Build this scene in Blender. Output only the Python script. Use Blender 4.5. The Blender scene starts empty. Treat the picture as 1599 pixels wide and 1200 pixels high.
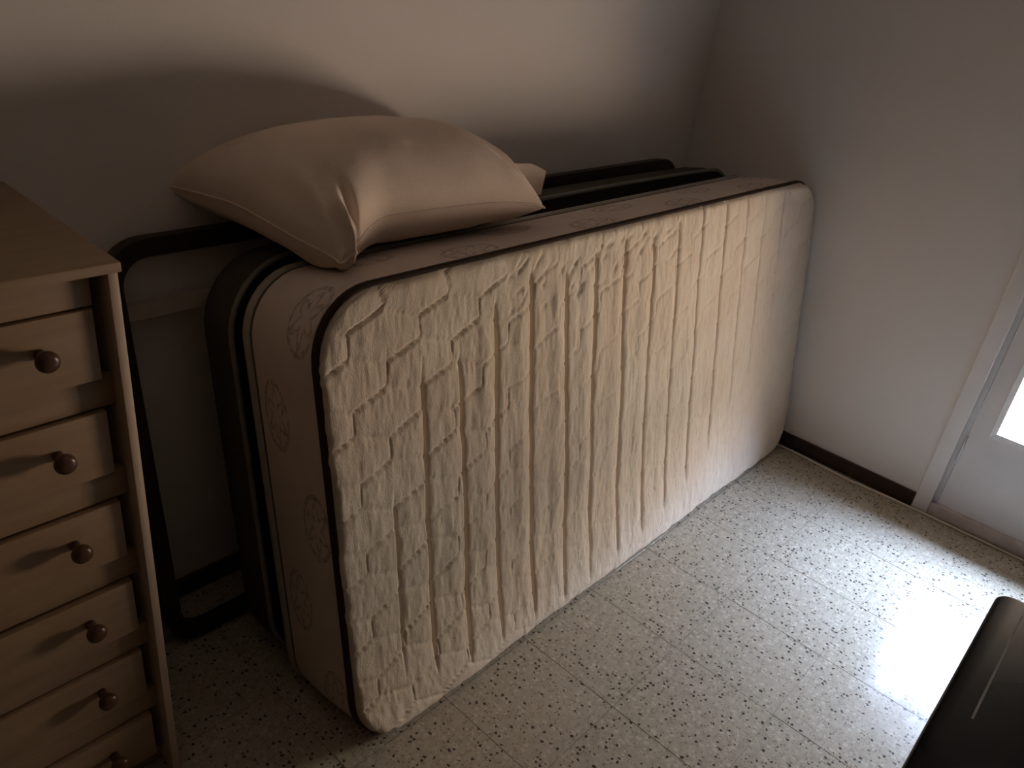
import bpy, bmesh, math, random
import numpy as np
from mathutils import Matrix, Vector

random.seed(7); np.random.seed(7)
scene = bpy.context.scene
COL = scene.collection
PI = math.pi

# ------------------------------------------------------------------ camera
cam_d = bpy.data.cameras.new('camera'); cam = bpy.data.objects.new('camera', cam_d); COL.objects.link(cam)
R = ((0.675400, -0.728400, 0.115600), (-0.277400, -0.396100, -0.875300), (0.683300, 0.559100, -0.469600))
right, down, fwd = (Vector(r).normalized() for r in R)
m = Matrix((right, -down, -fwd)).transposed().to_4x4()
m.translation = Vector((-2.4596, -1.3795, 1.3649))
cam.matrix_world = m
cam_d.sensor_width = 36.0; cam_d.lens = 1232.87 / 1599 * 36.0
cam_d.clip_start = 0.02
scene.camera = cam

# ------------------------------------------------------------------ view, world, daylight
scene.view_settings.view_transform = 'Standard'
scene.view_settings.look = 'None'
scene.view_settings.gamma = 1.0
scene.view_settings.use_curve_mapping = False
scene.view_settings.exposure = 0.0
SKY = (0.49, 0.64, 0.97); SKY_S = 200.0; HORIZON_S = 15.0
GROUND = (1.0, 0.80, 0.62); GROUND_S = 36.0
world = bpy.data.worlds.new('daylight'); scene.world = world; world.use_nodes = True
wn = world.node_tree; wn.nodes.clear()
o = wn.nodes.new('ShaderNodeOutputWorld'); bg = wn.nodes.new('ShaderNodeBackground')
tc = wn.nodes.new('ShaderNodeTexCoord'); sx = wn.nodes.new('ShaderNodeSeparateXYZ')
rp = wn.nodes.new('ShaderNodeValToRGB')
mp = wn.nodes.new('ShaderNodeMapRange'); mp.inputs[1].default_value = -1; mp.inputs[2].default_value = 1
wn.links.new(tc.outputs['Generated'], sx.inputs[0]); wn.links.new(sx.outputs[2], mp.inputs[0])
wn.links.new(mp.outputs[0], rp.inputs[0]); wn.links.new(rp.outputs[0], bg.inputs[0])
el = rp.color_ramp.elements
g = [c * GROUND_S for c in GROUND]; s_ = [c * SKY_S for c in SKY]; hz = [c * HORIZON_S for c in (1.0, 0.86, 0.72)]
# warm ground, a warm band of haze and house fronts along the horizon, pale blue sky above it
el[0].position = 0.49; el[0].color = (*g, 1)
el[1].position = 0.79; el[1].color = (*s_, 1)
e2 = el.new(0.51); e2.color = (*hz, 1)
e3 = el.new(0.64); e3.color = (*[c * 2.6 for c in hz], 1)
bg.inputs[1].default_value = 1.0
wn.links.new(bg.outputs[0], o.inputs[0])

# door glass opening (used by the portal and the door builder)
GY0, GY1, GZ0, GZ1 = -1.185, -1.60, 0.335, 1.88     # glass extents in y and z
SHUTTER_Z = 0.72                                     # unseen shutter, added to keep daylight out above this height
pl = bpy.data.lights.new('window_portal', 'AREA'); pl.shape = 'RECTANGLE'
pl.size = abs(GY1 - GY0) + 0.02; pl.size_y = SHUTTER_Z - GZ0 + 0.05
pl.cycles.is_portal = True
po = bpy.data.objects.new('window_portal', pl); COL.objects.link(po)
po.location = (0.026, (GY0 + GY1) / 2, (GZ0 + SHUTTER_Z) / 2 + .015)
po.rotation_euler = (PI / 2, 0, PI / 2)              # shines towards -x, into the room

# ------------------------------------------------------------------ helpers
def link(o, parent=None):
    COL.objects.link(o)
    if parent: o.parent = parent
    return o

def wloc(p):
    v = Vector((0, 0, 0))
    while p is not None:
        v += p.location; p = p.parent
    return v

def obj(name, verts, faces, mat, parent=None, smooth=False, uvs=None, sharp=None):
    """verts are given in world space; stored relative to the (unrotated) parent"""
    off = wloc(parent)
    me = bpy.data.meshes.new(name)
    V = np.asarray(verts, float) - np.array(off)
    me.from_pydata(V.tolist(), [], [tuple(f) for f in faces])
    if uvs is not None:
        ul = me.uv_layers.new(name='UVMap')
        for lp in me.loops: ul.data[lp.index].uv = uvs[lp.vertex_index]
    if mat: me.materials.append(mat)
    if smooth:
        me.polygons.foreach_set('use_smooth', [True] * len(me.polygons))
        if sharp is not None: me.set_sharp_from_angle(angle=sharp)
    me.update()
    return link(bpy.data.objects.new(name, me), parent)

def from_bm(name, bm, mat, parent=None, smooth=False, sharp=0.6):
    off = wloc(parent)
    bmesh.ops.translate(bm, verts=bm.verts, vec=-off)
    bmesh.ops.recalc_face_normals(bm, faces=bm.faces)
    me = bpy.data.meshes.new(name); bm.to_mesh(me); bm.free()
    if mat: me.materials.append(mat)
    if smooth:
        me.polygons.foreach_set('use_smooth', [True] * len(me.polygons)); me.set_sharp_from_angle(angle=sharp)
    return link(bpy.data.objects.new(name, me), parent)

def box_bm(bm, lo, hi, bev=0.0, seg=2):
    lo = Vector(lo); hi = Vector(hi)
    r = bmesh.ops.create_cube(bm, size=1.0)
    vs = r['verts']
    for v in vs:
        v.co = Vector(((lo[i] + hi[i]) / 2 + v.co[i] * (hi[i] - lo[i])) for i in range(3))
    if bev > 0:
        es = list({e for v in vs for e in v.link_edges})
        bmesh.ops.bevel(bm, geom=es, offset=bev, segments=seg, affect='EDGES', profile=0.5)

def box(name, lo, hi, mat, parent=None, bev=0.0, seg=2):
    bm = bmesh.new(); box_bm(bm, lo, hi, bev, seg)
    return from_bm(name, bm, mat, parent, smooth=bev > 0)

def empty(name, loc, label=None, cat=None, group=None):
    e = bpy.data.objects.new(name, None); e.empty_display_size = 0.05; e.location = loc; link(e)
    if label: tag(e, label, cat, group)
    return e

def tag(o, label, cat, group=None):
    o['label'] = label; o['category'] = cat
    if group: o['group'] = group
    return o

def structure(o):
    o['kind'] = 'structure'; return o

def sweep(path, rad, n=8, closed=False):
    """tube along a list of points; rad is one radius or (in-plane, out-of-plane) is not needed"""
    P = np.asarray(path, float); N = len(P)
    V = []; F = []
    up = None
    for i in range(N):
        a = P[(i - 1) % N] if (closed or i > 0) else P[i]
        b = P[(i + 1) % N] if (closed or i < N - 1) else P[i]
        t = (b - a) / np.linalg.norm(b - a)
        if up is None:
            up = np.array([0, 0, 1.0]) if abs(t[2]) < 0.9 else np.array([0, 1.0, 0])
        side = np.cross(t, up); side /= np.linalg.norm(side); up = np.cross(side, t)
        for k in range(n):
            an = 2 * PI * k / n
            V.append(P[i] + rad * (math.cos(an) * side + math.sin(an) * up))
    M = N if closed else N - 1
    # find twist for closed path
    sh = 0
    if closed:
        d = [np.linalg.norm(np.array(V[(N - 1) * n]) - np.array(V[k])) for k in range(n)]
        sh = int(np.argmin(d))
    for i in range(M):
        j = (i + 1) % N
        s = sh if (closed and j == 0) else 0
        for k in range(n):
            F.append((i * n + k, i * n + (k + 1) % n, j * n + (k + 1 + s) % n, j * n + (k + s) % n))
    if not closed:
        F.append(tuple(range(n - 1, -1, -1))); F.append(tuple((N - 1) * n + k for k in range(n)))
    return V, F

def lathe(prof, n=20):
    """profile of (r, h) -> verts/faces around +h axis at the origin (axis = z)"""
    V = []; F = []
    for r, h in prof:
        for k in range(n):
            a = 2 * PI * k / n; V.append((r * math.cos(a), r * math.sin(a), h))
    for i in range(len(prof) - 1):
        for k in range(n):
            F.append((i * n + k, i * n + (k + 1) % n, (i + 1) * n + (k + 1) % n, (i + 1) * n + k))
    F.append(tuple(range(n - 1, -1, -1))); F.append(tuple((len(prof) - 1) * n + k for k in range(n)))
    return V, F

# ------------------------------------------------------------------ materials
class NT:
    def __init__(self, name, rough=0.6, spec=0.5):
        self.m = bpy.data.materials.new(name); self.m.use_nodes = True
        self.t = self.m.node_tree; self.t.nodes.clear()
        self.o = self.n('ShaderNodeOutputMaterial'); self.b = self.n('ShaderNodeBsdfPrincipled')
        self.l(self.b.outputs[0], self.o.inputs[0])
        self.b.inputs['Roughness'].default_value = rough
        self.b.inputs['Specular IOR Level'].default_value = spec
    def n(self, t, **k):
        x = self.t.nodes.new(t)
        for a, v in k.items(): setattr(x, a, v)
        return x
    def l(self, a, b): self.t.links.new(a, b)
    def set(self, sock, v):
        if hasattr(v, 'is_output'): self.l(v, sock)
        else: sock.default_value = v
    def math(self, op, a, b=0.0, c=None, clamp=False):
        x = self.n('ShaderNodeMath', operation=op, use_clamp=clamp)
        self.set(x.inputs[0], a); self.set(x.inputs[1], b)
        if c is not None: self.set(x.inputs[2], c)
        return x.outputs[0]
    def pos(self): return self.n('ShaderNodeNewGeometry').outputs['Position']
    def objco(self): return self.n('ShaderNodeTexCoord').outputs['Object']
    def mapping(self, v, scale=(1, 1, 1), loc=(0, 0, 0)):
        x = self.n('ShaderNodeMapping'); self.l(v, x.inputs[0])
        x.inputs['Scale'].default_value = scale; x.inputs['Location'].default_value = loc
        return x.outputs[0]
    def noise(self, v, scale, detail=3.0, rough=0.55):
        x = self.n('ShaderNodeTexNoise'); self.l(v, x.inputs['Vector'])
        x.inputs['Scale'].default_value = scale; x.inputs['Detail'].default_value = detail; x.inputs['Roughness'].default_value = rough
        return x.outputs[0]
    def range(self, v, a, b, c=0.0, d=1.0):
        x = self.n('ShaderNodeMapRange'); self.set(x.inputs[0], v)
        for i, q in enumerate((a, b, c, d)): x.inputs[i + 1].default_value = q
        return x.outputs[0]
    def mix(self, f, a, b):
        x = self.n('ShaderNodeMix', data_type='RGBA')
        self.set(x.inputs[0], f)
        for s, v in ((x.inputs[6], a), (x.inputs[7], b)):
            if hasattr(v, 'is_output'): self.l(v, s)
            else: s.default_value = (*v, 1) if len(v) == 3 else v
        return x.outputs[2]
    def color(self, v): self.set(self.b.inputs['Base Color'], v if hasattr(v, 'is_output') else (*v, 1))
    def bump(self, h, dist=0.002, strength=1.0):
        x = self.n('ShaderNodeBump'); self.l(h, x.inputs['Height'])
        x.inputs['Distance'].default_value = dist; x.inputs['Strength'].default_value = strength
        self.l(x.outputs[0], self.b.inputs['Normal'])

def mat_plaster():
    a = NT('plaster', 0.9, 0.2); p = a.pos()
    big = a.noise(p, 1.7, 3); fine = a.noise(p, 140, 3, 0.6)
    a.color(a.mix(a.range(big, .35, .7), (0.83, 0.775, 0.73), (0.80, 0.74, 0.69)))
    a.bump(fine, 0.0008, 0.3); return a.m

def mat_terrazzo():
    a = NT('terrazzo', 0.3, 0.5); p = a.pos()
    base = a.mix(a.range(a.noise(p, 60, 4, .65), .3, .7), (0.37, 0.325, 0.245), (0.52, 0.46, 0.35))
    info = a.n('ShaderNodeObjectInfo')
    base = a.mix(a.range(info.outputs['Random'], 0, 1, 0, .22), base, (0.48, 0.43, 0.34))
    def chips(scale, rmin, rmax, dens):
        w = a.n('ShaderNodeTexNoise'); a.l(p, w.inputs['Vector']); w.inputs['Scale'].default_value = 260
        ad = a.n('ShaderNodeVectorMath', operation='MULTIPLY_ADD')
        a.l(w.outputs['Color'], ad.inputs[0]); ad.inputs[1].default_value = (.009, .009, .0); a.l(p, ad.inputs[2])
        v = a.n('ShaderNodeTexVoronoi'); v.voronoi_dimensions = '2D'; a.l(ad.outputs[0], v.inputs['Vector']); v.inputs['Scale'].default_value = scale
        sp = a.n('ShaderNodeSeparateColor'); a.l(v.outputs['Color'], sp.inputs[0])
        r = a.range(sp.outputs[1], 0, 1, rmin, rmax)
        inside = a.math('LESS_THAN', v.outputs['Distance'], r)
        sel = a.math('LESS_THAN', sp.outputs[0], dens)
        return a.math('MULTIPLY', inside, sel)
    c1 = chips(92, .12, .33, .24); c2 = chips(150, .12, .36, .42); c3 = chips(85, .15, .42, .35)
    col = a.mix(a.math('MULTIPLY', c3, .35), base, (0.76, 0.70, 0.60))
    col = a.mix(a.math('MULTIPLY', c2, .55), col, (0.16, 0.125, 0.085))
    col = a.mix(a.math('MULTIPLY', c1, .9), col, (0.028, 0.022, 0.016))
    a.color(col)
    a.l(a.range(a.noise(p, 9, 3), .3, .7, .13, .21), a.b.inputs['Roughness'])
    return a.m

def mat_flat(name, col, rough=0.6, spec=0.5, var=0.08, scale=40, bump=0.0, metal=0.0):
    a = NT(name, rough, spec); p = a.objco(); n = a.noise(p, scale, 3)
    a.color(a.mix(a.range(n, .3, .7), tuple(c * (1 - var) for c in col), tuple(min(1, c * (1 + var)) for c in col)))
    a.b.inputs['Metallic'].default_value = metal
    if bump: a.bump(a.noise(p, scale * 8, 2), bump, .6)
    return a.m

def mat_wood(name, c0, c1, axis='x', rough=0.45):
    a = NT(name, rough, 0.4); p = a.objco()
    sc = {'x': (1.2, 14, 14), 'y': (14, 1.2, 14), 'z': (14, 14, 1.2)}[axis]
    q = a.mapping(p, sc)
    n1 = a.noise(q, 3.2, 5, .6); n2 = a.noise(a.mapping(p, tuple(v * 4 for v in sc)), 9, 3, .6)
    f = a.math('ADD', a.math('MULTIPLY', a.range(n1, .3, .72), .75), a.math('MULTIPLY', n2, .3), clamp=True)
    a.color(a.mix(f, c0, c1)); a.bump(n2, .0006, .35); return a.m

def mat_quilt():
    a = NT('quilted_cream_fabric', 0.95, 0.12); p = a.objco()
    n1 = a.noise(a.mapping(p, (1, 1, .55)), 5, 4, .6); n2 = a.noise(a.mapping(p, (1, 1, .22)), 55, 4, .65)
    col = a.mix(a.range(n1, .38, .72), (0.79, 0.685, 0.55), (0.71, 0.575, 0.44))
    col = a.mix(a.math('MULTIPLY', a.range(n2, .5, .8), .30), col, (0.56, 0.45, 0.33))
    a.color(col)
    a.b.inputs['Sheen Weight'].default_value = .15
    a.bump(a.noise(a.mapping(p, (1, 1, .5)), 330, 3, .7), .0016, .7); return a.m

def mat_band():
    """printed mattress border: pale cloth with faint oval medallions (flat print), laid out in UV metres"""
    a = NT('printed_border_fabric', 0.85, 0.25)
    uv = a.n('ShaderNodeUVMap').outputs[0]
    s = a.n('ShaderNodeSeparateXYZ'); a.l(uv, s.inputs[0])
    row = a.math('FLOOR', a.math('DIVIDE', s.outputs[0], 0.19))
    alt = a.math('MODULO', row, 2.0)
    fx = a.math('SUBTRACT', a.math('SUBTRACT', s.outputs[0], a.math('MULTIPLY', row, 0.19)), 0.095)
    cy = a.math('ADD', 0.055, a.math('MULTIPLY', alt, 0.085))
    fy = a.math('SUBTRACT', s.outputs[1], cy)
    ex = a.math('DIVIDE', fx, 0.068); ey = a.math('DIVIDE', fy, 0.038)
    d = a.math('SQRT', a.math('ADD', a.math('MULTIPLY', ex, ex), a.math('MULTIPLY', ey, ey)))
    ring = a.math('MULTIPLY', a.math('GREATER_THAN', d, .84), a.math('LESS_THAN', d, 1.0))
    ang = a.math('ARCTAN2', ey, ex)
    pet = a.math('ADD', .52, a.math('MULTIPLY', .2, a.math('COSINE', a.math('MULTIPLY', ang, 6.0))))
    flo = a.math('LESS_THAN', a.math('ABSOLUTE', a.math('SUBTRACT', d, pet)), .11)
    nz = a.noise(uv, 90, 3, .7)
    pr = a.math('MULTIPLY', a.math('MAXIMUM', ring, flo), a.range(nz, .35, .6), clamp=True)
    base = a.mix(a.range(a.noise(uv, 14, 3), .3, .7), (0.74, 0.62, 0.535), (0.68, 0.56, 0.475))
    a.color(a.mix(a.math('MULTIPLY', pr, .6), base, (0.17, 0.12, 0.09)))
    a.bump(a.noise(uv, 420, 2), .0008, .5); return a.m

def mat_linen():
    a = NT('natural_linen', 0.9, 0.2); p = a.objco()
    n = a.noise(p, 12, 4)
    wv = a.noise(a.mapping(p, (1, 6, 6)), 90, 2)
    col = a.mix(a.range(n, .35, .7), (0.82, 0.67, 0.555), (0.76, 0.61, 0.50))
    col = a.mix(a.math('MULTIPLY', a.range(wv, .5, .8), .2), col, (0.45, 0.36, 0.27))
    a.color(col); a.bump(wv, .0012, .5); return a.m

def mat_glass():
    a = NT('window_glass'); t = a.t; t.nodes.remove(a.b)
    tr = a.n('ShaderNodeBsdfTransparent'); gl = a.n('ShaderNodeBsdfGlossy'); gl.inputs['Roughness'].default_value = .02
    mx = a.n('ShaderNodeMixShader'); mx.inputs[0].default_value = .04; a.l(tr.outputs[0], mx.inputs[1]); a.l(gl.outputs[0], mx.inputs[2])
    a.l(mx.outputs[0], a.o.inputs[0]); return a.m

def mat_black_top():
    a = NT('black_lacquer', .28, .22); p = a.objco()
    sc = a.noise(a.mapping(p, (3, 60, 60)), 6, 3)
    a.color((0.006, 0.006, 0.007)); a.l(a.range(a.noise(p, 6, 2), .3, .7, .25, .32), a.b.inputs['Roughness']); return a.m

M_PLASTER = mat_plaster(); M_TERR = mat_terrazzo()
M_DARKWALL = mat_flat('dimming_wall_brown', (0.16, 0.12, 0.09), .8)  # for the unseen left and front walls, made dark to keep that side dim
M_GROUT = mat_flat('dark_grout', (0.36, 0.315, 0.24), .9)
M_SKIRT = mat_flat('brown_glazed_skirting', (0.035, 0.018, 0.011), .35, .4)
M_SKGROUT = mat_flat('pale_grout', (0.30, 0.26, 0.22), .9)
M_PAINT = mat_flat('white_paint', (0.76, 0.71, 0.69), .45, .45, .04, 6)
M_TRIM = mat_flat('cream_trim_paint', (0.80, 0.74, 0.70), .5, .4, .04, 6)
M_SILL = mat_flat('worn_threshold', (0.56, 0.49, 0.45), .6, .3, .15, 20)
M_METAL = mat_flat('dull_metal', (0.45, 0.43, 0.40), .4, .5, .1, 40, 0, .9)
M_GLASS = mat_glass(); M_BEAD = mat_flat('lit_bead_white', (0.90, 0.88, 0.87), .4)  # bead whiter than the door: its window light is put into the colour
M_SHUT = mat_flat('shutter_grey', (0.45, 0.45, 0.44), .5)
M_WOODX = mat_wood('oak_horizontal', (0.34, 0.225, 0.13), (0.25, 0.155, 0.085), 'x')
M_WOODZ = mat_wood('oak_vertical_lit', (0.68, 0.53, 0.40), (0.58, 0.44, 0.32), 'z')  # paler than the drawers: the lit panel edge is put into the colour
M_KNOB = mat_wood('brown_knob_wood', (0.11, 0.05, 0.026), (0.075, 0.034, 0.017), 'y', .3)
M_QUILT = mat_quilt(); M_BAND = mat_band()
M_PIPE = mat_flat('brown_piping', (0.035, 0.015, 0.007), .8, .3, .2, 120, .0008)
M_RIM = mat_flat('grey_piping', (0.40, 0.36, 0.30), .8, .3, .1, 90, .0006)
M_RIM2 = mat_flat('dull_grey_piping', (0.20, 0.18, 0.15), .8)
M_GROOVE = mat_flat('border_seam', (0.12, 0.085, 0.065), .9)
M_BASE = mat_flat('dark_taupe_cloth', (0.075, 0.062, 0.047), .85, .25, .1, 60, .0006)
M_BLACKCLOTH = mat_flat('black_cloth', (0.022, 0.019, 0.016), .9, .2, .1, 60, .0006)
M_TUBE = mat_flat('dark_brown_lacquer', (0.028, 0.015, 0.009), .4, .4, .1, 40)
M_BAR = mat_flat('pale_slat_wood', (0.46, 0.41, 0.33), .6, .3, .15, 25)
M_LINEN = mat_linen()
M_BLACK = mat_black_top(); M_BLACKLEG = mat_flat('black_leg_paint', (0.012, 0.012, 0.013), .4)
M_HIGHLIGHT = mat_flat('highlight_grey', (0.55, 0.55, 0.56), .5)  # pale strip standing in for a light line reflected on the tabletop
M_CABLE = mat_flat('ivory_cable', (0.78, 0.72, 0.64), .5)

# ------------------------------------------------------------------ room shell
X0, X1, Y0, Y1, ZC = -7.0, 0.0, -6.5, 0.0, 2.7
TS, TX0, TY0 = 0.25, -0.108, -0.1186                  # tile size and joint offsets

fl = structure(box('floor', (X0 - .2, Y0 - .2, -.12), (X1 + .3, Y1 + .2, -.0016), M_GROUT))
J = 0.0007; B = 0.0002
tv = []
for (ins, z) in ((J, -.0016), (J, -B), (J + B, 0.0)):
    h = TS / 2 - ins
    tv += [(-h, -h, z), (h, -h, z), (h, h, z), (-h, h, z)]
tf = [(8, 9, 10, 11)]
for k in (0, 4):
    for i in range(4): tf.append((k + i, k + (i + 1) % 4, k + 4 + (i + 1) % 4, k + 4 + i))
tile_me = bpy.data.meshes.new('floor_tile'); tile_me.from_pydata(tv, [], tf); tile_me.materials.append(M_TERR)
def half_tile(x0, x1, y0, y1):
    hx, hy = (x1 - x0) / 2, (y1 - y0) / 2
    V = []
    for (ins, z) in ((J, -.0016), (J, -B), (J + B, 0.0)):
        V += [(-hx + ins, -hy + ins, z), (hx - ins, -hy + ins, z), (hx - ins, hy - ins, z), (-hx + ins, hy - ins, z)]
    me = bpy.data.meshes.new('floor_tile'); me.from_pydata(V, [], tf); me.materials.append(M_TERR); return me
foff = wloc(fl)
xs = [X1] + [TX0 - TS * i for i in range(0, 40) if TX0 - TS * i > -3.7]
ys = [Y1] + [TY0 - TS * i for i in range(0, 40) if TY0 - TS * i > -3.2]
for i in range(len(xs) - 1):
    for j in range(len(ys) - 1):
        xa, xb, ya, yb_ = xs[i + 1], xs[i], ys[j + 1], ys[j]
        full = abs(xb - xa - TS) < 1e-6 and abs(yb_ - ya - TS) < 1e-6
        t = bpy.data.objects.new('floor_tile', tile_me if full else half_tile(xa, xb, ya, yb_))
        link(t, fl); t.location = Vector(((xa + xb) / 2, (ya + yb_) / 2, random.uniform(-.0003, .0001))) - foff

structure(box('ceiling', (X0 - .2, Y0 - .2, ZC), (X1 + .3, Y1 + .2, ZC + .1), M_PLASTER))
structure(box('wall_back', (X0 - .2, Y1, -.12), (X1 + .3, Y1 + .2, ZC), M_PLASTER))
structure(box('wall_left', (X0 - .2, Y0, -.12), (X0, Y1, ZC), M_DARKWALL))
structure(box('wall_front', (X0 - .2, Y0 - .2, -.12), (X1 + .3, Y0, ZC), M_DARKWALL))
# right wall with the door opening
DY0, DY1, DZ = -1.10, -1.72, 2.08
bm = bmesh.new()
box_bm(bm, (0, DY0, -.12), (.145, Y1, ZC)); box_bm(bm, (0, Y0, -.12), (.145, DY1, ZC)); box_bm(bm, (0, DY1, DZ), (.145, DY0, ZC))
structure(from_bm('wall_right', bm, M_PLASTER))

# skirting tiles, 20 cm long
def skirting(name, start, n, along, clip):
    SH, ST, G = 0.050, 0.011, 0.0022
    root = structure(empty(name, start))
    for k in range(n):
        a0, a1 = max(k * .2 - clip[0], 0) + G / 2, min((k + 1) * .2 - clip[0], clip[1]) - G / 2
        if a1 <= a0: continue
        if along == 'y': lo, hi = (-ST, start[1] - a1, 0.0), (-.001, start[1] - a0, SH)
        else: lo, hi = (start[0] - a1, -ST, 0.0), (start[0] - a0, -.001, SH)
        box('skirting_tile', lo, hi, M_SKIRT, root, .0012, 1)
    if along == 'y': lo, hi = (-.007, start[1] - clip[1], 0), (-.0005, start[1], SH - .002)
    else: lo, hi = (start[0] - clip[1], -.007, 0), (start[0], -.0005, SH - .002)
    box('grout', lo, hi, M_SKGROUT, root)
    return root
skirting('baseboard_right', (0, 0, 0), 6, 'y', (.146, 1.055))
skirting('baseboard_back', (-.012, 0, 0), 19, 'x', (.05, 3.68))

# ------------------------------------------------------------------ door in the right wall
door = structure(empty('door_1', (0, -1.116, 0)))
def dbox(n, lo, hi, mt, par=door, bev=.002): return box(n, lo, hi, mt, par, bev)
bm = bmesh.new()                                           # casing around the opening, slightly proud of the wall
box_bm(bm, (-.016, -1.102, 0), (.03, -1.056, DZ + .04), .004); box_bm(bm, (-.016, -1.766, 0), (.03, -1.72, DZ + .04), .004)
box_bm(bm, (-.016, -1.72, DZ), (.03, -1.102, DZ + .04), .004)
from_bm('door_casing', bm, M_TRIM, door, True)
bm = bmesh.new()
box_bm(bm, (.006, -1.1165, .0), (.10, -1.1015, DZ), .001); box_bm(bm, (.006, -1.7205, 0), (.10, -1.7055, DZ), .001)
box_bm(bm, (.006, -1.7055, DZ - .016), (.10, -1.1165, DZ), .001)
from_bm('door_jamb', bm, M_PAINT, door, True)
dbox('threshold', (-.010, -1.7205, 0), (.10, -1.1015, .043), M_SILL)
leaf = empty('door_leaf', (0.004, -1.1185, .046)); leaf.parent = door; leaf.location = leaf.location - door.location
LX0, LX1, LY0, LY1 = .000, .042, -1.1185, -1.7035
bm = bmesh.new()
box_bm(bm, (LX0, GY0 + .004, .047), (LX1, LY0, DZ - .02), 0)
box_bm(bm, (LX0, LY1, .047), (LX1, GY1 - .004, DZ - .02), 0)
box_bm(bm, (LX0, GY1 - .004, .047), (LX1, GY0 + .004, GZ0 - .004), 0)
box_bm(bm, (LX0, GY1 - .004, GZ1 + .004), (LX1, GY0 + .004, DZ - .02), 0)
from_bm('door_panel', bm, M_PAINT, leaf, True)
# glazing bead: chamfered frame raised around the pane
def bead():
    V = []; F = []
    def ring(e, x): return [(x, GY0 + e, GZ0 - e), (x, GY1 - e, GZ0 - e), (x, GY1 - e, GZ1 + e), (x, GY0 + e, GZ1 + e)]
    for e, x in ((.0195, .001), (.0180, -.007), (.0165, -.009), (.0015, -.0065), (.0, .0175)): V.extend(ring(e, x))
    for r in range(4):
        for i in range(4): F.append((r * 4 + i, r * 4 + (i + 1) % 4, r * 4 + 4 + (i + 1) % 4, r * 4 + 4 + i))
    return V, F
bv, bf = bead(); obj('glazing_bead', bv, bf, M_BEAD, leaf)
box('glass_pane', (.018, GY1 - .004, GZ0 - .004), (.022, GY0 + .004, GZ1 + .004), M_GLASS, leaf)
for hz in (.245, 1.75):
    bm = bmesh.new(); box_bm(bm, (-.004, -1.1205, hz - .05), (.004, -1.1145, hz + .05), .0015)
    from_bm('hinge', bm, M_METAL, leaf, True)
bm = bmesh.new(); box_bm(bm, (-.004, -1.675, .98), (.001, -1.640, 1.16), .002); box_bm(bm, (-.045, -1.665, 1.06), (-.004, -1.650, 1.075), .003)
box_bm(bm, (-.050, -1.665, 1.058), (-.036, -1.55, 1.077), .005); from_bm('door_handle', bm, M_METAL, leaf, True)
bm = bmesh.new()                                           # unseen shutter added in the outer reveal to block light
z = SHUTTER_Z; SLIT = 0.0
while z < DZ + .05:
    box_bm(bm, (.148, DY1 - .06, z), (.152, DY0 + .06, min(z + .045 - SLIT, DZ + .06)), 0); z += .045
from_bm('added_shutter', bm, M_SHUT, door, True)

# ------------------------------------------------------------------ chest of drawers
CX0, CX1, CF, CB, CH = -2.900, -2.078, -.410, -.014, .980
chest = empty('chest_of_drawers', ((CX0 + CX1) / 2, (CF + CB) / 2, 0),
              'tall oak chest of drawers with round brown knobs at the left edge', 'chest of drawers')
box('top', (CX0 - .004, CF - .004, CH - .014), (CX1 + .004, CB, CH), M_WOODX, chest, .002)
box('side_panel', (CX1 - .0125, CF, 0), (CX1, CB, CH - .014), M_WOODZ, chest, .001)
box('side_panel', (CX0, CF, 0), (CX0 + .016, CB, CH - .014), M_WOODZ, chest, .001)
box('back_panel', (CX0 + .016, CB - .006, .05), (CX1 - .0125, CB, CH - .014), M_WOODX, chest)
box('plinth', (CX0 + .016, CF + .045, 0), (CX1 - .0125, CF + .06, .046), M_WOODX, chest)
box('bottom_board', (CX0 + .016, CF + .03, .043), (CX1 - .0125, CB - .006, .056), M_WOODX, chest)
box('top_rail', (CX0 + .016, CF + .020, .9195), (CX1 - .028, CF + .036, CH - .014), M_WOODX, chest, .001)
kprof = [(.0075, 0), (.0068, .008), (.0072, .012), (.0105, .016), (.0138, .021), (.0145, .0255), (.0130, .030), (.008, .0328), (.0025, .0336)]
kv, kf = lathe(kprof, 20)
kme = bpy.data.meshes.new('knob'); kme.from_pydata([(x, -h, y_) for x, y_, h in kv], [], kf); kme.materials.append(M_KNOB)
kme.polygons.foreach_set('use_smooth', [True] * len(kme.polygons))
for i in range(6):
    zt = .918 - .1515 * i
    zb = zt - .103
    pull = (0, .002, .001, -.001, .003, 0)[i]
    fy = CF + .016 + pull
    d = box('drawer', (CX0 + .022, fy, zb), (CX1 - .030, fy + .016, zt - .0015), M_WOODX, chest, .0016)
    # drawer box behind the front
    for kx in (-2.177, CX0 + .1):
        k = bpy.data.objects.new('knob', kme); link(k, d); k.location = Vector((kx, fy - .0003, zt - .047)) - wloc(d)
    if zb - .049 > .05 or i == 5:
        box('drawer_rail', (CX0 + .016, CF + .026, max(zt - .150, .0555)), (CX1 - .0130, CF + .042, zb - .0012), M_WOODX, chest, .001)

# ------------------------------------------------------------------ the leaning mattress
XR, LEN, YB, LEAN, HH, TT = -.0030, 1.8172, -.603, .1703, .900, .215
SN, CS = math.sin(LEAN), math.cos(LEAN)
XL = XR - LEN
def lean_map(a, b, t, x0=XL, yb=YB, sn=SN, cs=CS, zmin=.0012):
    z = b * cs - t * sn
    zz = np.where(z < .02, zmin + (.02 - zmin) * np.exp(np.minimum((z - .02) / (.02 - zmin), 0)), z)
    return np.stack([x0 + a, yb + b * sn + t * cs, zz], -1)

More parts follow.
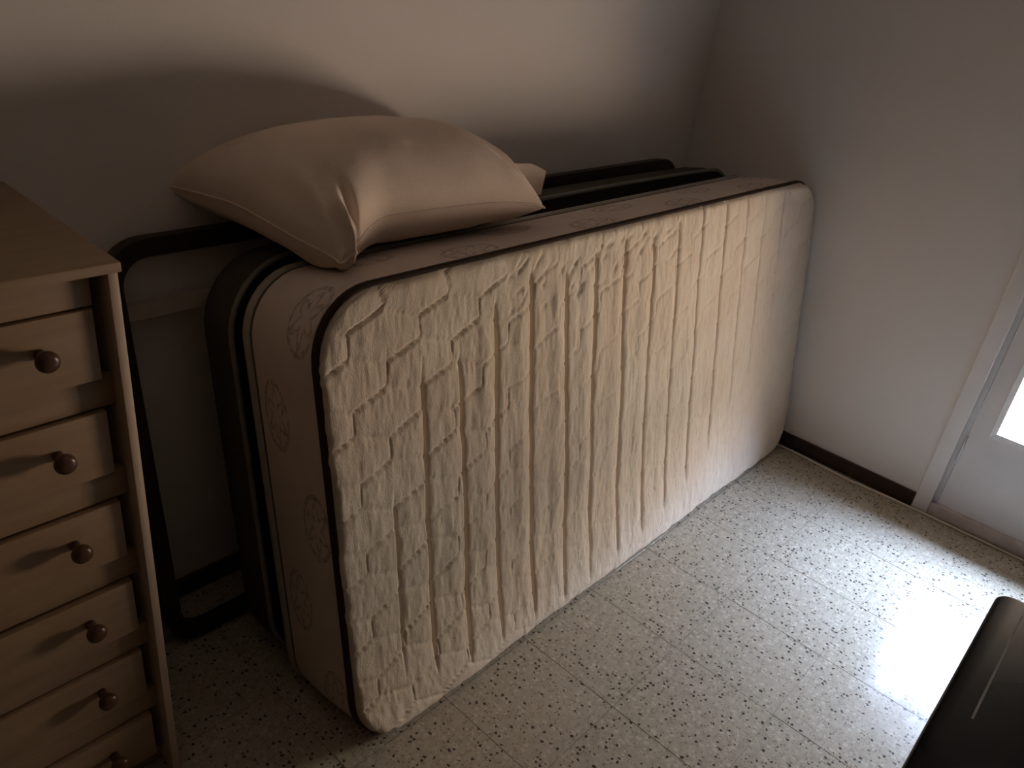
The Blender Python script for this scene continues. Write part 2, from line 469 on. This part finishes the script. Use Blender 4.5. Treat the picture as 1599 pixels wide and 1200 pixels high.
def outline(L, H, r, off=0.0, n=9, per=46, arch=0.0):
    """closed loop of (a, b), counter-clockwise from the bottom left corner; off grows it outwards"""
    pts = []
    for cx, cy, a0 in ((L - r, r, -PI / 2), (L - r, H - r, 0), (r, H - r, PI / 2), (r, r, PI)):
        for k in range(n + 1):
            a = a0 + (PI / 2) * k / n
            pts.append((cx + (r + off) * math.cos(a), cy + (r + off) * math.sin(a)))
    out = []
    N = len(pts)
    for i in range(N):
        p, q = np.array(pts[i]), np.array(pts[(i + 1) % N]); out.append(p)
        dl = np.linalg.norm(q - p)
        if dl > .06:
            mm = int(dl / .04)
            for k in range(1, mm): out.append(p + (q - p) * k / mm)
    out = np.array(out)
    if arch:
        w = np.clip(out[:, 1] / H, 0, 1) ** 4
        out[:, 1] += w * arch * (np.clip(1 - ((out[:, 0] - L * .62) / (L * .62)) ** 2, -1, 1))
    return out

def vnoise(a, b, seed):
    """smooth value noise on arrays"""
    rs = np.random.RandomState(seed); G = rs.rand(64, 64)
    ai = np.floor(a).astype(int); bi = np.floor(b).astype(int); fa = a - ai; fb = b - bi
    fa = fa * fa * (3 - 2 * fa); fb = fb * fb * (3 - 2 * fb)
    g = lambda i, j: G[i % 64, j % 64]
    return (g(ai, bi) * (1 - fa) + g(ai + 1, bi) * fa) * (1 - fb) + (g(ai, bi + 1) * (1 - fa) + g(ai + 1, bi + 1) * fa) * fb - .5

mat_root = empty('mattress', (XL + LEN / 2, YB + .18, 0),
                 'cream quilted mattress with brown piping standing on its long side, leaning towards the wall', 'mattress')
RC = .115
def smooth01(x, a, b):
    t = np.clip((x - a) / (b - a), 0, 1); return t * t * (3 - 2 * t)

def quilt_height(a, b, edge):
    # warp a little so that no line is ruled
    aw = a + .010 * vnoise(a * 9, b * 9, 1) + .004 * vnoise(a * 30, b * 30, 2)
    bw = b + .012 * vnoise(a * 8 + 20, b * 8, 3) + .004 * vnoise(a * 30, b * 30 + 9, 4)
    # honeycomb seams
    w, P, v = .150, .135, .040; d_ = P / 2 - v
    xs_ = (aw - .050 + w / 2) % w - w / 2; ys_ = (bw - .810 + P / 2) % P - P / 2
    x = np.abs(xs_); y = np.abs(ys_)
    slant = .30 + .70 * smooth01(xs_ * ys_ / (w * P), -.004, .004)          # one slant made shallower: the side light's effect put into the shape
    def seg(px, py, qx, qy):
        dx, dy = qx - px, qy - py; t = np.clip(((x - px) * dx + (y - py) * dy) / (dx * dx + dy * dy), 0, 1)
        return np.hypot(x - px - t * dx, y - py - t * dy)
    e = np.minimum(np.minimum(seg(0, 0, 0, v / 2), seg(w / 2, v / 2 + d_, w / 2, P / 2)) * 1.25 + .0012, seg(0, v / 2, w / 2, v / 2 + d_))
    hm = .55 + .62 * (1 - smooth01(a, .22, .55)) + .25 * smooth01(b, .6, .8)
    puff = hm * (.0026 * (1 - np.exp(-(e / .011))) - .0044 * slant * np.exp(-(e / .0026) ** 2) + .0016 * slant * np.exp(-(e / .009) ** 2))
    lip = .009 + .012 * np.maximum(1 - smooth01(b, .0, .25), smooth01(a, LEN - .3, LEN))
    h = lip * (1 - np.exp(-edge / .0055)) + puff * smooth01(edge, 0, .008) + .006 * vnoise(a * 26, b * 26, 14) * np.exp(-edge / .03)
    # sagging pleats: vertical folds, strongest left of the middle
    pleats = [(.118, .005, .10, .52), (.199, .010, .06, .74), (.292, .017, .03, .72), (.385, .024, .02, .80), (.493, .027, .02, .84), (.605, .027, .02, .82),
              (.702, .026, .02, .84), (.815, .024, .03, .86), (.928, .022, .04, .84), (1.040, .020, .06, .86), (1.150, .017, .10, .90), (1.265, .014, .16, .90), (1.38, .009, .25, .92), (1.49, .006, .30, .90), (1.60, .004, .4, .9)]
    for i, (p, dep, b0, b1) in enumerate(pleats):
        pa = p + .007 * vnoise(b * 2.6 + 7 * i, b * 0 + i, 5) + .003 * vnoise(b * 14, b * 0 + i, 6) + .012 * (b - .5) * (.7 - p)
        win = smooth01(b, b0, b0 + .12) * (1 - smooth01(b, b1 - .06, b1 + .03)) * (.75 + .6 * vnoise(b * 9, b * 0 + 3 * i, 7))
        dd = a - pa
        h = h - 1.5 * dep * win * np.exp(-np.where(dd < 0, (dd / .0028) ** 2, (np.abs(dd) / .0048) ** 1.2))
        h = h + dep * .22 * win * np.exp(-((dd + .030) / .022) ** 2)
    # small creases under the top edge
    rs = np.random.RandomState(11)
    for k in range(46):
        ca = rs.uniform(.42, 1.05); cb = rs.uniform(.775, .875); an = rs.uniform(.1, .9); ln = rs.uniform(.006, .016)
        da, db = a - ca, b - cb; u = da * math.cos(an) + db * math.sin(an); q = -da * math.sin(an) + db * math.cos(an)
        h = h - .0036 * np.exp(-(u / ln) ** 2 - (q / .0042) ** 2)
    h = h + .0022 * vnoise(a * 60, b * 22, 8) + .0014 * vnoise(a * 150, b * 60, 9) + .004 * vnoise(a * 6, b * 6, 10)
    return h * smooth01(edge, -.001, .006)

NA, NB = 980, 190
ub = np.linspace(0, 1, NB); ub = ub - .085 * np.sin(2 * PI * ub) / (2 * PI)
bb = ub * (HH - .006) + .003
ins = np.where(np.minimum(bb, HH - bb) < RC, RC - np.sqrt(np.maximum(RC ** 2 - (RC - np.minimum(bb, HH - bb)) ** 2, 0)), 0) + .002
ua = np.linspace(0, 1, NA); ua = ua - .3 * np.sin(2 * PI * ua) / (2 * PI) * .3
A = ins[:, None] + ua[None, :] * (LEN - 2 * ins[:, None]); Bm = np.repeat(bb[:, None], NA, 1)
dx_ = np.minimum(A, LEN - A); dy_ = np.minimum(Bm, HH - Bm)
cxm = (dx_ < RC) & (dy_ < RC)
edge = np.where(cxm, RC - np.hypot(RC - dx_, RC - dy_), np.minimum(dx_, dy_))
hgt = quilt_height(A, Bm, np.maximum(edge - .002, 0))
# panel swells a little over the bottom edge
fr = np.exp(-np.maximum(edge, 0) / .014) * smooth01(edge, .0005, .006) * (.003 + .16 * np.clip(hgt, 0, .03) + .012 * vnoise(A * 32, Bm * 32, 15) + .006 * vnoise(A * 80, Bm * 80, 16))
ca_, cb_ = A - LEN / 2, Bm - HH / 2
gx = np.where(cxm, np.sign(ca_) * (RC - dx_) / np.maximum(np.hypot(RC - dx_, RC - dy_), 1e-4), np.where(dx_ < dy_, np.sign(ca_), 0.0))
gy = np.where(cxm, np.sign(cb_) * (RC - dy_) / np.maximum(np.hypot(RC - dx_, RC - dy_), 1e-4), np.where(dx_ < dy_, 0.0, np.sign(cb_)))
Pq = lean_map(A + gx * fr, Bm + gy * fr * (Bm < HH * .8), .003 - hgt).reshape(-1, 3)
idx = np.arange(NA * NB).reshape(NB, NA)
Fq = np.stack([idx[:-1, :-1], idx[:-1, 1:], idx[1:, 1:], idx[1:, :-1]], -1).reshape(-1, 4)
obj('quilted_front', Pq, Fq.tolist(), M_QUILT, mat_root, True)

ol = outline(LEN, HH, RC)
N = len(ol)
per = np.concatenate([[0], np.cumsum(np.linalg.norm(np.roll(ol, -1, 0) - ol, axis=1))])
# outward normals of the outline
tng = np.roll(ol, -1, 0) - np.roll(ol, 1, 0); tng /= np.linalg.norm(tng, axis=1)[:, None]; nrm = np.stack([tng[:, 1], -tng[:, 0]], 1)
def band(name, ts, offs, mt, par, olx=ol, nx=nrm, mp=lean_map, uv=True):
    V = []; U = []; F = []
    n = len(olx); pr = np.concatenate([[0], np.cumsum(np.linalg.norm(np.roll(olx, -1, 0) - olx, axis=1))])
    for i in range(n + 1):
        p = olx[i % n]; q = nx[i % n]
        for t, of in zip(ts, offs):
            V.append(mp(np.array(p[0] + q[0] * of), np.array(p[1] + q[1] * of), np.array(t))); U.append((pr[i] + .03, t))
    k = len(ts)
    for i in range(n):
        for j in range(k - 1): F.append((i * k + j, i * k + j + 1, (i + 1) * k + j + 1, (i + 1) * k + j))
    return obj(name, V, F, mt, par, True, U)
tb = np.linspace(.014, .196, 12)
band('side_border', tb, .004 * np.sin(np.linspace(0, PI, 12)) - .0005, M_BAND, mat_root)
band('border_seam', [.194, .197, .201, .204], [0, -.006, -.006, 0], M_GROOVE, mat_root)
pp = band('piping', [.0005, .0015, .005, .013, .0165, .0175], [-.002, .0028, .0042, .0042, .0028, -.001], M_PIPE, mat_root)
pp['label'] = 'dark brown piping around the front edge'
band('back_edge', [.203, .206, .214, .222, .226, .224], [-.001, .003, .005, .002, -.006, -.05], M_RIM, mat_root)
V = [lean_map(np.array(p[0] - q[0] * .05), np.array(p[1] - q[1] * .05), np.array(.224)) for p, q in zip(ol, nrm)]
obj('back_panel', V, [tuple(range(N - 1, -1, -1))], M_QUILT, mat_root)

# ------------------------------------------------------------------ thin dark upholstered base behind it
L2, H2, T2, X2 = 1.790, .858, .105, -1.822
def base_map(a, b, t): return lean_map(a, b, t, X2, -.330, math.sin(.158), math.cos(.158))
ol2 = outline(L2, H2, .13, 0, 10, arch=.024)
tg2 = np.roll(ol2, -1, 0) - np.roll(ol2, 1, 0); tg2 /= np.linalg.norm(tg2, axis=1)[:, None]; nr2 = np.stack([tg2[:, 1], -tg2[:, 0]], 1)
base = empty('box_spring', (X2 + L2 / 2, -.24, 0), 'thin dark upholstered box spring with a grey piped edge, wedged upright behind the mattress', 'box spring')
band('side_cloth', [0, .004, .05, .10, .105], [-.004, 0, .003, 0, -.004], M_BASE, base, ol2, nr2, base_map)
for nm, t, fl_ in (('front_cloth', .0, 1), ('back_cloth', .105, 0)):
    V = [base_map(np.array(p[0] - q[0] * .003), np.array(p[1] - q[1] * .003), np.array(t)) for p, q in zip(ol2, nr2)]
    f = tuple(range(len(ol2))); obj(nm, V, [f if fl_ else f[::-1]], M_BLACKCLOTH, base)
pv, pf = sweep([base_map(np.array(p[0]), np.array(p[1]), np.array(.002)) for p in ol2], .0055, 8, True)
obj('piping', pv, pf, M_RIM2, base, True)['label'] = 'dull grey piping'

# ------------------------------------------------------------------ dark bed frame against the wall
X3, L3, H3, R3 = -1.962, 1.843, .872, .085
LN3 = .128
def frame_map(a, b, t): return lean_map(a, b, t, X3, -.150, math.sin(LN3), math.cos(LN3))
frame = empty('bedstead', (X3 + L3 / 2, -.08, 0), 'dark brown bedstead with rounded corners standing against the wall behind the box spring', 'bed frame')
W3 = .034
oo = outline(L3, H3, R3, 0, 8); oi = outline(L3, H3, R3, -W3, 8)
n3 = min(len(oo), len(oi))
def resamp(p, n):
    q = np.vstack([p, p[:1]]); s = np.concatenate([[0], np.cumsum(np.linalg.norm(np.diff(q, axis=0), axis=1))])
    return q, s
def outline_pair(L, H, r, w, n=8):
    o_, i_ = [], []
    for cx, cy, a0 in ((L - r, r, -PI / 2), (L - r, H - r, 0), (r, H - r, PI / 2), (r, r, PI)):
        for k in range(n + 1):
            a = a0 + (PI / 2) * k / n
            o_.append((cx + r * math.cos(a), cy + r * math.sin(a))); i_.append((cx + (r - w) * math.cos(a), cy + (r - w) * math.sin(a)))
    return o_, i_
oo, ii_ = outline_pair(L3, H3, R3, W3)
V = []; F = []
sec = [(0, .003), (.003, 0), (.92, 0), (1, .003), (1, .031), (.92, .034), (.003, .034), (0, .031)]
for p, q in zip(oo, ii_):
    for f, t in sec:
        V.append(frame_map(np.array(p[0] * (1 - f) + q[0] * f), np.array(p[1] * (1 - f) + q[1] * f), np.array(t)))
n = len(oo); k = len(sec)
for i in range(n):
    for j in range(k): F.append((i * k + j, i * k + (j + 1) % k, ((i + 1) % n) * k + (j + 1) % k, ((i + 1) % n) * k + j))
obj('outer_frame', V, F, M_TUBE, frame, True, None, .7)
def fbox(name, a0, a1, b0, b1, t0, t1, mt):
    V = [frame_map(np.array(a), np.array(b), np.array(t)) for t in (t0, t1) for a, b in ((a0, b0), (a1, b0), (a1, b1), (a0, b1))]
    return obj(name, V, [(0, 1, 2, 3), (7, 6, 5, 4), (0, 4, 5, 1), (1, 5, 6, 2), (2, 6, 7, 3), (3, 7, 4, 0)], mt, frame)
fbox('long_bar', W3 - .002, L3 - W3 + .002, .728, .756, .004, .028, M_BAR)['label'] = 'pale wooden bar inside the frame'

# ------------------------------------------------------------------ pillow lying on top
pil = empty('pillow', (-1.40, -.18, .868), 'plump natural linen pillow lying across the top of the leaning mattress', 'pillow')
PC = np.array([-1.4625, -.165, .960])
def pillow_mesh():
    NU, NV = 120, 72
    V = []; F = []
    u = np.linspace(-1, 1, NU); v = np.linspace(-1, 1, NV)
    U, W = np.meshgrid(u, v, indexing='ij')
    def surf(sgn):
        hx = .318; hy = .170
        x = hx * U * (1 - .075 * (1 - W ** 2)) ; y = hy * W * (1 - .11 * (1 - U ** 2))
        prof = (np.maximum(1 - np.abs(U) ** 2.8, 0) ** .46) * (np.maximum(1 - np.abs(W) ** 2.3, 0) ** .46)
        top, bot = .112, .105
        z = sgn * np.where(sgn > 0, top, bot) * prof
        if sgn < 0: z = np.maximum(z, -.090 + .006 * (U ** 2 + W ** 2))
        # soft creases radiating from the corners
        for cu, cw, am in ((-1, -1, .012), (1, -1, .009), (1, 1, .007), (-1, 1, .006)):
            du, dw = (U - cu) * 1.9, (W - cw); rr = np.hypot(du, dw); an = np.arctan2(dw * cw, du * cu)
            z = z + sgn * am * np.sin(an * 11 + cu) * np.exp(-((rr - .45) / .28) ** 2) * prof
        z = z + sgn * .006 * vnoise(U * 3 + 9, W * 2 + 5, 21) * prof + sgn * .0022 * vnoise(U * 11, W * 5, 22) * prof
        return x, y, z
    grids = []
    for sgn in (1, -1):
        x, y, z = surf(sgn)
        # seam droops at the left end and at the ends of the front
        z = z - .022 * np.abs(U) ** 4 - .020 * (W < 0) * np.abs(W) ** 3
        # front left corner: swells forwards and is folded in, a dog ear pressed against the front
        fl_ = smooth01(-U, .25, .95) * smooth01(-W, -.2, .9)
        y = y - .075 * fl_; z = z - .024 * fl_
        w = np.exp(-(((U + 1) / .20) ** 2 + ((W + 1) / .42) ** 2))
        x = x + .030 * w; y = y + .012 * w; z = z + .006 * w
        w2 = np.exp(-(((U + .82) / .050) ** 2 + ((W + .90) / .24) ** 2))
        y = y - .018 * w2; z = z + .010 * w2
        w3 = np.exp(-(((U + .69) / .055) ** 2 + ((W + .84) / .24) ** 2))
        y = y + .018 * w3; x = x + .010 * w3; z = z - .006 * w3
        # skewed ends
        x = x - .050 * (W - 0) * (U < 0) * np.abs(U) ** 2
        x = x + .02 * W * (U > 0) * np.abs(U) ** 2
        y = np.minimum(y, .150 + .008 * U)
        grids.append(np.stack([x, y, z], -1))
    top, bot = grids
    a = math.radians(-4); ca, sa = math.cos(a), math.sin(a)
    vid = {}
    for gi, gr in enumerate(grids):
        for i in range(NU):
            for j in range(NV):
                if gi == 1 and (i in (0, NU - 1) or j in (0, NV - 1)): vid[gi, i, j] = vid[0, i, j]; continue
                vid[gi, i, j] = len(V); p = gr[i, j]
                wx, wy, wz = PC[0] + p[0] * ca - p[1] * sa, PC[1] + p[0] * sa + p[1] * ca, PC[2] + p[2]
                # rests on the sloping top of the mattress and, further back, on the box spring
                rest = .888 - (wy + .45) * .172 + .006 if wy < -.225 else .872
                rest -= .07 * max(0.0, min(1.0, (-1.735 - wx) / .09)) ** 2
                V.append((wx, wy, max(wz, rest)))
        for i in range(NU - 1):
            for j in range(NV - 1):
                f = (vid[gi, i, j], vid[gi, i + 1, j], vid[gi, i + 1, j + 1], vid[gi, i, j + 1])
                F.append(f if gi == 0 else f[::-1])
    rim = [V[vid[0, i, 0]] for i in range(NU)] + [V[vid[0, NU - 1, j]] for j in range(1, NV)] + [V[vid[0, i, NV - 1]] for i in range(NU - 2, -1, -1)] + [V[vid[0, 0, j]] for j in range(NV - 2, 0, -1)]
    return V, F, rim
pv, pf, rim = pillow_mesh()
obj('pillow_body', pv, pf, M_LINEN, pil, True)
fp = [(-1.225, -.235, .985), (-1.085, -.230, .972), (-1.045, -.240, .955), (-1.065, -.250, .905), (-1.225, -.240, .925)]
fm = np.mean(fp, axis=0)
FV = []; FF = []
for dy in (.0, .006):
    for k_ in range(5):
        FV.append((fp[k_][0], fp[k_][1] + dy, fp[k_][2]))
    FV.append((fm[0], fm[1] + dy + .012, fm[2]))
for k_ in range(5):
    FF += [(k_, (k_ + 1) % 5, 5), (6 + (k_ + 1) % 5, 6 + k_, 11), (k_, 6 + k_, 6 + (k_ + 1) % 5, (k_ + 1) % 5)]
obj('corner_flap', FV, FF, M_LINEN, pil, True, None, .8)
sv, sf = sweep(rim, .0022, 6, True); obj('seam', sv, sf, M_LINEN, pil, True)

# ------------------------------------------------------------------ black table in the near right corner
TZ, TXR, TYE = .720, -1.400, -1.374
table = empty('table', (-1.85, -1.75, 0), 'black glossy table with a rounded corner and a thin grey line, nearest the door', 'table')
def round_slab(x0, x1, y0, y1, z0, z1, r, bev):
    bm = bmesh.new(); pts = []
    for cx, cy, a0 in ((x1 - r, y0 + r, -PI / 2), (x1 - r, y1 - r, 0), (x0 + r, y1 - r, PI / 2), (x0 + r, y0 + r, PI)):
        for k in range(7): a = a0 + PI / 2 * k / 6; pts.append((cx + r * math.cos(a), cy + r * math.sin(a)))
    vs = [bm.verts.new((x, y, z0)) for x, y in pts]; f = bm.faces.new(vs)
    r_ = bmesh.ops.extrude_face_region(bm, geom=[f]); top = [v for v in r_['geom'] if isinstance(v, bmesh.types.BMVert)]
    bmesh.ops.translate(bm, verts=top, vec=(0, 0, z1 - z0))
    es = [e for e in bm.edges if abs(e.verts[0].co.z - e.verts[1].co.z) < 1e-6]
    bmesh.ops.bevel(bm, geom=es, offset=bev, segments=3, affect='EDGES', profile=.5)
    return bm
from_bm('tabletop', round_slab(-2.32, TXR, -2.10, TYE, TZ - .024, TZ, .022, .004), M_BLACK, table, True, .5)
box('highlight_line', (-1.66, TYE - .0345, TZ - .001), (TXR - .030, TYE - .0320, TZ + .0006), M_HIGHLIGHT, table)['label'] = 'thin grey line painted on the top as a highlight'
for lx in (-2.28, -1.45):
    for ly in (-2.06, -1.45): box('leg', (lx - .022, ly - .022, 0), (lx + .022, ly + .022, TZ - .024), M_BLACKLEG, table, .003)

# ------------------------------------------------------------------ cable along the wall
cp = [(-.030, -.598), (-.025, -.67), (-.034, -.79), (-.036, -.867), (-.030, -.95), (-.0235, -1.04), (-.0225, -1.10), (-.0215, -1.2), (-.0205, -1.31), (-.0205, -1.40), (-.022, -1.6), (-.026, -1.9), (-.024, -2.2)]
pts = []
for i in range(len(cp) - 1):
    for k in range(6):
        f = k / 6; pts.append((cp[i][0] * (1 - f) + cp[i + 1][0] * f, cp[i][1] * (1 - f) + cp[i + 1][1] * f, .0038))
pts.append((*cp[-1], .0038))
cv, cf = sweep(pts, .0036, 8)
tag(obj('cable', cv, cf, M_CABLE, None, True), 'thin pale cable lying on the floor along the brown skirting and door', 'cable')
